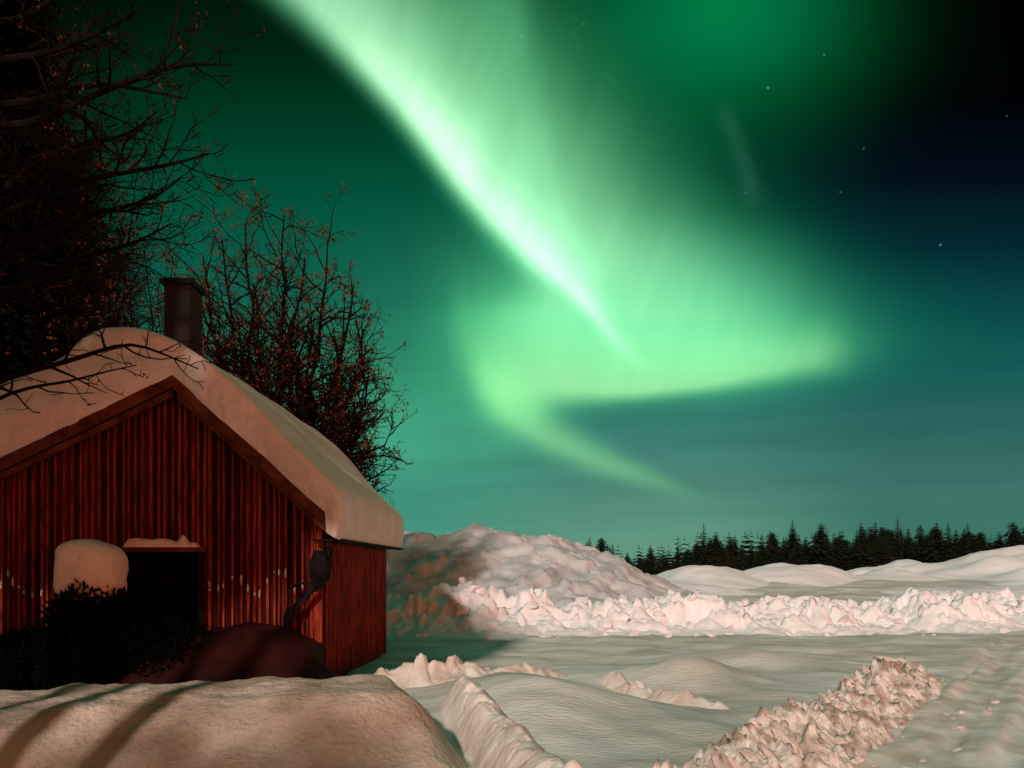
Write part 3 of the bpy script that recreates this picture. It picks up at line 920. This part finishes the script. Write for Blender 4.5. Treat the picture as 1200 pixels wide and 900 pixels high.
# rounded lump of snow sitting on the shrub
nu, nv = 48, 30
uu, vv = np.meshgrid(np.linspace(0, 2 * math.pi, nu), np.linspace(-math.pi / 2, math.pi / 2, nv))
sp = lambda t, e: np.sign(t) * np.abs(t) ** e
ex, ey, ez = sp(np.cos(vv), .62) * sp(np.cos(uu), .75), sp(np.cos(vv), .62) * sp(np.sin(uu), .75), sp(np.sin(vv), .62)
cc = P(101, 669, 9.75)
LX, LY, LZ = cc[0] + .385 * ex * (1 + .06 * ez), 9.86 + .36 * ey, cc[2] + .37 * ez
q = .03 * fbm(LX * 3 + 1, LZ * 3 + LY, 231, 3)
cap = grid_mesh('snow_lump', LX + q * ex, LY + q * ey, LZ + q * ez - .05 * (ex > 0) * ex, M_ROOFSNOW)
tag(cap, 'rounded orange-lit lump of snow sitting on the black shrub', 'snow', None, 'thing')


# ------------------------------------------------------------------ bare trees
class Tree:
    def __init__(self, seed):
        self.r = random.Random(seed); self.wood = MB(); self.twig = MB(); self.leaf = MB(); self.trunk = MB()
    def clump(self, p, size, n):
        r = self.r
        for _ in range(n):
            o = np.array([r.gauss(0, 1) for _ in range(3)]) * size * .8
            d = np.array([r.gauss(0, 1) for _ in range(3)]); d /= np.linalg.norm(d) + 1e-6
            a = np.cross(d, [r.gauss(0, 1) for _ in range(3)]); a /= np.linalg.norm(a) + 1e-6
            L = size * r.uniform(.5, 1.1); w = L * r.uniform(.25, .5)
            q = p + o
            self.leaf.add([tuple(q - a * w), tuple(q + d * L), tuple(q + a * w)], [(0, 1, 2)])
    def path(self, a, d, L, n, wob, up):
        r = self.r; pts = [np.array(a, float)]; d = np.array(d, float); d /= np.linalg.norm(d)
        for i in range(n):
            d = d + np.array([r.gauss(0, wob) for _ in range(3)]) + np.array((0, 0, up)); d /= np.linalg.norm(d)
            pts.append(pts[-1] + d * L / n)
        return pts
    def grow(self, pts, rad0, lev, par):
        """twigs and side branches along a given path"""
        r = self.r
        n = len(pts); L = sum(np.linalg.norm(pts[i + 1] - pts[i]) for i in range(n - 1))
        rads = [max(.0055, rad0 * (1 - .8 * i / (n - 1))) for i in range(n)]
        (self.wood if lev < 2 else self.twig).tube(pts, rads, 6 if lev < 1 else (4 if lev < 2 else 3), cap=lev < 1)
        if lev >= par['levels']:
            if r.random() < par['leafp']: self.clump(pts[-1], par['leaf'], par['leafn'])
            return
        kids = max(2, int(par['kids'][lev] * L / par['unit'][lev]))
        for k in range(kids):
            t = (k + r.random()) / kids * (1 - par['bare'][lev]) + par['bare'][lev]
            i = min(n - 2, int(t * (n - 1))); f = t * (n - 1) - i
            a = pts[i] * (1 - f) + pts[i + 1] * f
            ax = pts[i + 1] - pts[i]; ax /= np.linalg.norm(ax) + 1e-9
            o = np.cross(ax, [r.gauss(0, 1) for _ in range(3)]); o /= np.linalg.norm(o) + 1e-9
            ang = R(r.uniform(*par['ang'])); d = ax * math.cos(ang) + o * math.sin(ang)
            l2 = par['len'][lev] * L * (1.05 - .6 * t) * r.uniform(.6, 1.25)
            self.grow(self.path(a, d, l2, 5 if lev < 1 else 4, par['wob'], par['up']), rads[i] * par['thin'], lev + 1, par)
        if r.random() < par['leafp']: self.clump(pts[-1], par['leaf'], par['leafn'])
    def finish(self, name, label, base, cat='tree'):
        root = empty(name, base); bpy.context.view_layer.update()
        tag(root, label, cat)
        if self.trunk.v: self.trunk.obj('trunk', M_BARK, root, True)
        cr = MB(); cr.v = []; cr.f = []; cr.m = []
        for part, mi in ((self.wood, 0), (self.twig, 1), (self.leaf, 2)):
            cr.add(part.v, part.f, mi)
        cr.obj('crown', [M_BARK, M_TWIG, M_RIME], root)
        return root


def spline(pts, n):
    pts = np.array(pts, float); t = np.linspace(0, 1, len(pts)); u = np.linspace(0, 1, n)
    out = np.stack([np.interp(u, t, pts[:, k]) for k in range(3)], 1)
    for _ in range(2):
        out[1:-1] = (out[:-2] + 2 * out[1:-1] + out[2:]) / 4
    return [o for o in out]


# tall tree at the left edge, its boughs reach over the roof
par = dict(levels=3, kids=(6, 4, 2.4), unit=(1.6, .8, .4), bare=(.15, .1, .1), ang=(28, 75), len=(.42, .5, .5), wob=.22, up=.05, thin=.6, leafp=.10, leaf=.045, leafn=4)
T = Tree(11)
base = np.array(P(-90, 0, 9.4)); base[2] = -.1
trunk = spline([base, base + (.1, 0, 2.5), base + (.05, .1, 5), base + (.25, 0, 7.5), base + (.3, .1, 9.5), base + (.5, 0, 11.5)], 16)
T.trunk.tube(trunk, [.30 - .017 * i for i in range(16)], 9)
tp = lambda z: np.array([np.interp(z, [q[2] for q in trunk], [q[k] for q in trunk]) for k in range(3)])
limbs = [
    (7.0, [(40, 150, 9.4), (130, 100, 9.2), (210, 74, 9.0), (270, 76, 8.9)], .055),
    (7.2, [(50, 120, 9.6), (110, 95, 9.7), (160, 104, 9.8), (220, 116, 9.9)], .05),
    (7.8, [(30, 70, 9.3), (90, 50, 9.2), (130, 32, 9.0), (165, 10, 8.9)], .05),
    (8.4, [(10, 30, 9.5), (60, 0, 9.6), (110, -30, 9.8)], .05),
    (5.6, [(50, 230, 9.2), (120, 205, 9.0), (190, 196, 8.9), (245, 180, 8.8)], .05),
    (5.0, [(40, 280, 9.6), (110, 250, 9.8), (180, 235, 10.0), (215, 205, 10.2)], .05),
    (6.2, [(30, 190, 9.9), (90, 170, 10.1), (150, 160, 10.3), (185, 130, 10.4)], .05),
    (4.3, [(30, 330, 9.5), (100, 300, 9.7), (160, 285, 9.9), (200, 262, 10.0)], .045),
    (3.4, [(-20, 447, 9.4), (50, 432, 9.6), (105, 416, 9.75), (150, 398, 9.8), (185, 412, 9.85), (232, 432, 9.9)], .045),
    (3.1, [(-20, 470, 9.5), (40, 452, 9.7), (80, 448, 9.8), (120, 436, 9.85), (160, 428, 9.85)], .03),
    (4.8, [(10, 300, 9.3), (50, 320, 9.2), (100, 345, 9.2)], .04),
    (6.6, [(0, 150, 9.0), (50, 170, 8.8), (110, 190, 8.7)], .04),
]
for z, pts, rad in limbs:
    path = spline([tp(z)] + [np.array(P(*q)) for q in pts], 14)
    pr = dict(par)
    if z < 3.6: pr.update(kids=(6, 3, 1.6), levels=2, leafp=.1, len=(.30, .5, .5), ang=(35, 90), wob=.3)
    T.grow(path, rad, 0, pr)
for i in range(12):      # boughs on the other sides
    z = 4.0 + i * .6; a = 2.2 + (i * 1.7) % 3.2
    T.grow(T.path(tp(z), (math.cos(a), math.sin(a), .25), rng.uniform(2.0, 3.2), 8, .1, .03), .05, 0, dict(par, kids=(6, 4, 2.4)))
T.finish('bare_tree', 'tall dark bare tree at the left edge with boughs over the roof', tuple(base))

# many-stemmed tree behind the roof
par2 = dict(levels=3, kids=(3.4, 2.7, 1.5), unit=(1.5, .8, .45), bare=(.2, .12, .1), ang=(25, 65), len=(.46, .5, .5), wob=.27, up=.05, thin=.7, leafp=.5, leaf=.075, leafn=6)


def multistem(name, label, D, basepx, tips, seed, par, rad=.07):
    T = Tree(seed)
    b = np.array(P(basepx, 0, D)); b[2] = -.1
    for i, (x, y_, dd) in enumerate(tips):
        e = np.array(P(x, y_, D + dd))
        mid = b * .55 + e * .45 + np.array((0, 0, .5)); mid[0] = b[0] * .45 + e[0] * .55
        pth = spline([b + np.array((rng.uniform(-.2, .2), rng.uniform(-.2, .2), 0)), mid, e], 12)
        pth = [q + np.array([T.r.gauss(0, .05) for _ in range(3)]) * (k > 0) for k, q in enumerate(pth)]
        cut = 4
        T.trunk.tube(pth[:cut + 1], [rad * (1 - .06 * k) for k in range(cut + 1)], 7)
        T.grow(pth[cut:], rad * .72, 0, dict(par, kids=(6.5, 4.4, 2.6), leafp=par['leafp'] * .5) if y_ > 375 else par)
    return T.finish(name, label, tuple(b))


multistem('bare_tree', 'bushy bare tree with many upright stems behind the roof', 17.6, 318,
          [(238, 300, -.5), (262, 285, .6), (285, 272, 0), (335, 246, .5), (352, 300, -.6), (385, 285, .3), (418, 330, -.3), (428, 386, .4), (434, 440, -.4), (432, 468, .6), (430, 520, 0), (405, 500, -.8), (330, 360, 1.0), (370, 400, -.9), (300, 330, .9), (300, 400, .3), (345, 430, .8), (385, 450, -.5), (410, 470, .5), (365, 380, .2), (395, 420, .9), (280, 380, -.8), (420, 440, .1), (400, 545, .6), (320, 420, -1)], 23, par2, .11)
multistem('bare_tree', 'smaller thicket-like bare tree behind the ridge next to the chimney', 19.0, 205,
          [(110, 300, 0), (140, 255, .6), (170, 290, -.6), (185, 330, .5), (215, 345, 0), (250, 340, .8), (150, 340, -1), (90, 320, .8), (205, 300, .4)], 29, dict(par2, leafp=.2))
multistem('bare_tree', 'dense dark bare tree filling the sky behind the left roof', 20.0, 50,
          [(-60, 240, 0), (-20, 160, .8), (10, 120, -.5), (40, 170, .5), (70, 200, -.8), (100, 230, .2), (125, 270, .9), (60, 290, 1.5), (20, 260, 1.2), (90, 320, -1), (-40, 60, 0), (0, 40, .6), (40, 80, -.3)], 31, dict(par2, kids=(7, 5, 2.4), leafp=.06), .09)
# thin saplings showing over the far eave
T = Tree(41)
for px, py in ((448, 572), (455, 580), (462, 586)):
    b = np.array(P(px + 2, 648, 26.5))
    e = np.array(P(px + rng.uniform(-3, 3), py, 26.5))
    T.grow(spline([b, (b + e) / 2 + np.array((.03, 0, 0)), e], 8), .018, 1, dict(par2, levels=2, leafp=0, len=(.2, .2, .2)))
T.finish('sapling', 'thin bare sapling just visible above the far eave, growing on the grey heap', tuple(b))


# ------------------------------------------------------------------ spruces
def spruce_parts(H, seed, whorls, per, slim=.17, base=.05, bits=5, wid=.34, rounded=False):
    """crown of drooping needle boughs, and a trunk"""
    r = random.Random(seed); mb = MB()
    for i in range(whorls):
        t = base + (1 - base) * (i / whorls)
        z = H * t; L = H * slim * (1 - t) ** .85 * r.uniform(.75, 1.2) + .02 * H
        if rounded: L = H * slim * math.sin(math.pi * (.12 + .85 * t)) ** .6 * r.uniform(.7, 1.2)
        for k in range(per):
            a = 2 * math.pi * (k + r.random() * .8) / per + i; l = L * r.uniform(.65, 1.15)
            d = np.array((math.cos(a), math.sin(a), 0)); sd = np.array((-d[1], d[0], 0))
            droop = r.uniform(.15, .5)
            for b in range(bits):
                f0, f1 = b / bits, (b + 1) / bits
                w = l * wid * (1 - f0 * .75) * r.uniform(.7, 1.2)
                p0 = d * l * f0 + np.array((0, 0, z - droop * l * f0 * f0)); p1 = d * l * f1 + np.array((0, 0, z - droop * l * f1 * f1 + r.uniform(-.05, .05) * l))
                hang = np.array((0, 0, -w * r.uniform(.4, 1.0)))
                mb.add([tuple(p0), tuple(p1), tuple(p0 + sd * w + hang), tuple(p0 - sd * w + hang)], [(0, 1, 2), (0, 3, 1)])
    mb.add([(.02 * H * .4, 0, H * .93), (-.02 * H * .4, 0, H * .93), (0, .01, H * 1.03)], [(0, 1, 2)])
    tr = MB(); tr.tube([(0, 0, -.2), (0, 0, H * .4), (0, 0, H * .97)], [H * .018, H * .012, .01], 6)
    return mb, tr


protos = []
for i in range(7):
    H = 10.0
    cr, tr = spruce_parts(H, 300 + i, 30, 11, slim=(.22, .30, .27, .20, .40, .22, .36)[i], base=.0, bits=3, rounded=i in (2, 5))
    root = empty('spruce_tree', (0, 0, 0))
    a = cr.obj('crown', M_NEEDLE, root); b = tr.obj('trunk', M_BARK, root)
    protos.append((root, a, b))


def spruce_at(i, x, y, h, z, label, group, first={}):
    root, a, b = protos[i]
    if i in first:
        root = root.copy(); COL.objects.link(root)
        for ch in (a, b):
            c_ = ch.copy(); c_.parent = root; COL.objects.link(c_)
    first[i] = 1
    root.location = (x, y, z); s_ = h / 10.0
    root.scale = (s_ * rng.uniform(.9, 1.25), s_ * rng.uniform(.9, 1.25), s_)
    root.rotation_euler = (rng.uniform(-.03, .03), rng.uniform(-.03, .03), rng.uniform(0, 6.28))
    tag(root, label, 'tree', group)
    return root


sil = [(660, 632), (690, 629), (705, 629), (718, 636), (735, 646), (750, 654), (762, 638), (775, 650), (795, 640), (806, 643), (826, 614), (838, 622), (855, 628), (862, 626), (880, 632), (893, 625), (905, 622), (927, 607), (945, 628), (963, 612), (985, 622), (1008, 611), (1025, 611), (1035, 616), (1052, 607), (1065, 618), (1080, 614), (1097, 611), (1112, 612), (1134, 613), (1148, 622), (1160, 630), (1172, 622), (1188, 610), (1205, 609), (1225, 615)]
sx_, sy_ = [q[0] for q in sil], [q[1] for q in sil]
TREE_LABEL = 'dark spruce standing in the far treeline behind the snowfield'
TREE_GROUP = 'spruces of the far treeline'
tall = {826: 'slim dark spruce rising clear of the gap above the grey heap slope', 927: 'tall pointed spruce, highest of the middle treeline', 1052: 'sharp pointed spruce rising from the treeline above the small snow bumps',
        762: 'lone low spruce top standing in the dip beside the grey heap', 690: 'small spruce peeping over the grey heap slope', 1188: 'broad dark spruce at the right end of the treeline over the rise'}
n_ = 0
for i, (px, py) in enumerate(sil):
    D = 146 + rng.uniform(-4, 4)
    x, _, top = P(px, py, D)
    z = float(ground_z(np.array([x]), np.array([D]))[0]) - .1
    spruce_at(i % 7 if i >= 7 else i, x, D, top - z, z, tall.get(px, TREE_LABEL), None if px in tall else TREE_GROUP)
for i in range(120):
    px = 655 + i * 4.8 + rng.uniform(-4, 4)
    py = np.interp(px, sx_, sy_) + rng.choice((5, 8, 12, 17, 24)); py = min(py, 656)
    D = rng.uniform(138, 158)
    x, _, top = P(px, py, D)
    z = float(ground_z(np.array([x]), np.array([D]))[0]) - .1
    spruce_at(rng.randrange(7), x, D, top - z, z, TREE_LABEL, TREE_GROUP)
# the wood behind them reads as one mass
mb = MB()
for i in range(900):
    x = rng.uniform(-170, 260); D = rng.uniform(166, 200)
    H = rng.uniform(6.2, 9.6)
    if -40 < x < 36: H *= .72
    cr, _ = spruce_parts(H, 900 + i, 9, 6, slim=.36, base=.0, bits=2)
    mb.add([(v[0] + x, v[1] + D, v[2] - .2) for v in cr.v], cr.f)
tag(mb.obj('distant_forest', M_NEEDLE), 'dark mass of spruce wood behind the treeline', 'forest', None, 'stuff')

# unseen spruces added left of the view to shade the barn
for i in range(10):
    x, y = -3.85 - .75 * i, 4.1 + (.3, .1, -.3, .5, -.45)[i % 5]
    h, cb = (7.9, 8.5, 9.2, 9.8, 10.2, 10.0, 9.8, 9.6, 9.4, 9.0)[i], (5.6, 5.75, 5.5, 4.9, 4.7, 5.1, 5.5, 5.7, 5.5, 5.5)[i]
    root = empty('spruce_tree', (x, y, 0)); bpy.context.view_layer.update()
    tag(root, 'unseen bare-stemmed spruce added left of the camera for shade', 'tree', 'added shade spruces left of the camera')
    cr, tr = spruce_parts(h, 500 + i, 40, 16, slim=.155, base=cb / h, bits=4, wid=.42)
    for part, nm, mt in ((cr, 'crown', M_NEEDLE), (tr, 'trunk', M_BARK)):
        part.v = [(v[0] + x, v[1] + y, v[2]) for v in part.v]
        part.obj(nm, mt, root)

# dark spruce rising behind the left end of the roof
root = empty('spruce_tree', (-11.6, 18.6, 0)); bpy.context.view_layer.update()
tag(root, 'huge black spruce at the left edge behind the barn and bare boughs', 'tree')
cr, tr = spruce_parts(19.0, 601, 90, 22, slim=.13, base=.06, bits=9, wid=.14)
for part, nm, mt in ((cr, 'crown', M_SHRUB), (tr, 'trunk', M_BARK)):
    part.v = [(v[0] - 11.6, v[1] + 18.6, v[2]) for v in part.v]
    part.obj(nm, mt, root)


# unseen bare trees added behind the camera to shade the bank's near face
hp = dict(levels=2, kids=(13, 6, 2), unit=(1.4, .5, .4), bare=(.12, .1, .1), ang=(25, 65), len=(.34, .5, .5), wob=.2, up=.04, thin=.6, leafp=0, leaf=.05, leafn=5)
for i in range(6):
    T = Tree(770 + i)
    b = np.array((-3.35 - .95 * i, -1.6 + (.2, -.25, .1, -.1, .3, -.2)[i], -.1))
    fork = b + np.array((.03, 0, 2.55))
    T.trunk.tube([b, (b + fork) / 2 + np.array((.05, .03, 0)), fork], [.10, .08, .07], 8)
    for k in range(16):
        pth = T.path(fork + np.array((0, 0, .04 * k)), (T.r.uniform(-.42, .42), T.r.uniform(-.3, .3), .8), T.r.uniform(1.4, 2.1), 8, .09, .03)
        T.grow(pth, .024, 0, hp)
    root = T.finish('bare_tree', 'small bare tree added unseen behind the camera for shade', tuple(b))
    root['group'] = 'added shade trees behind the camera'
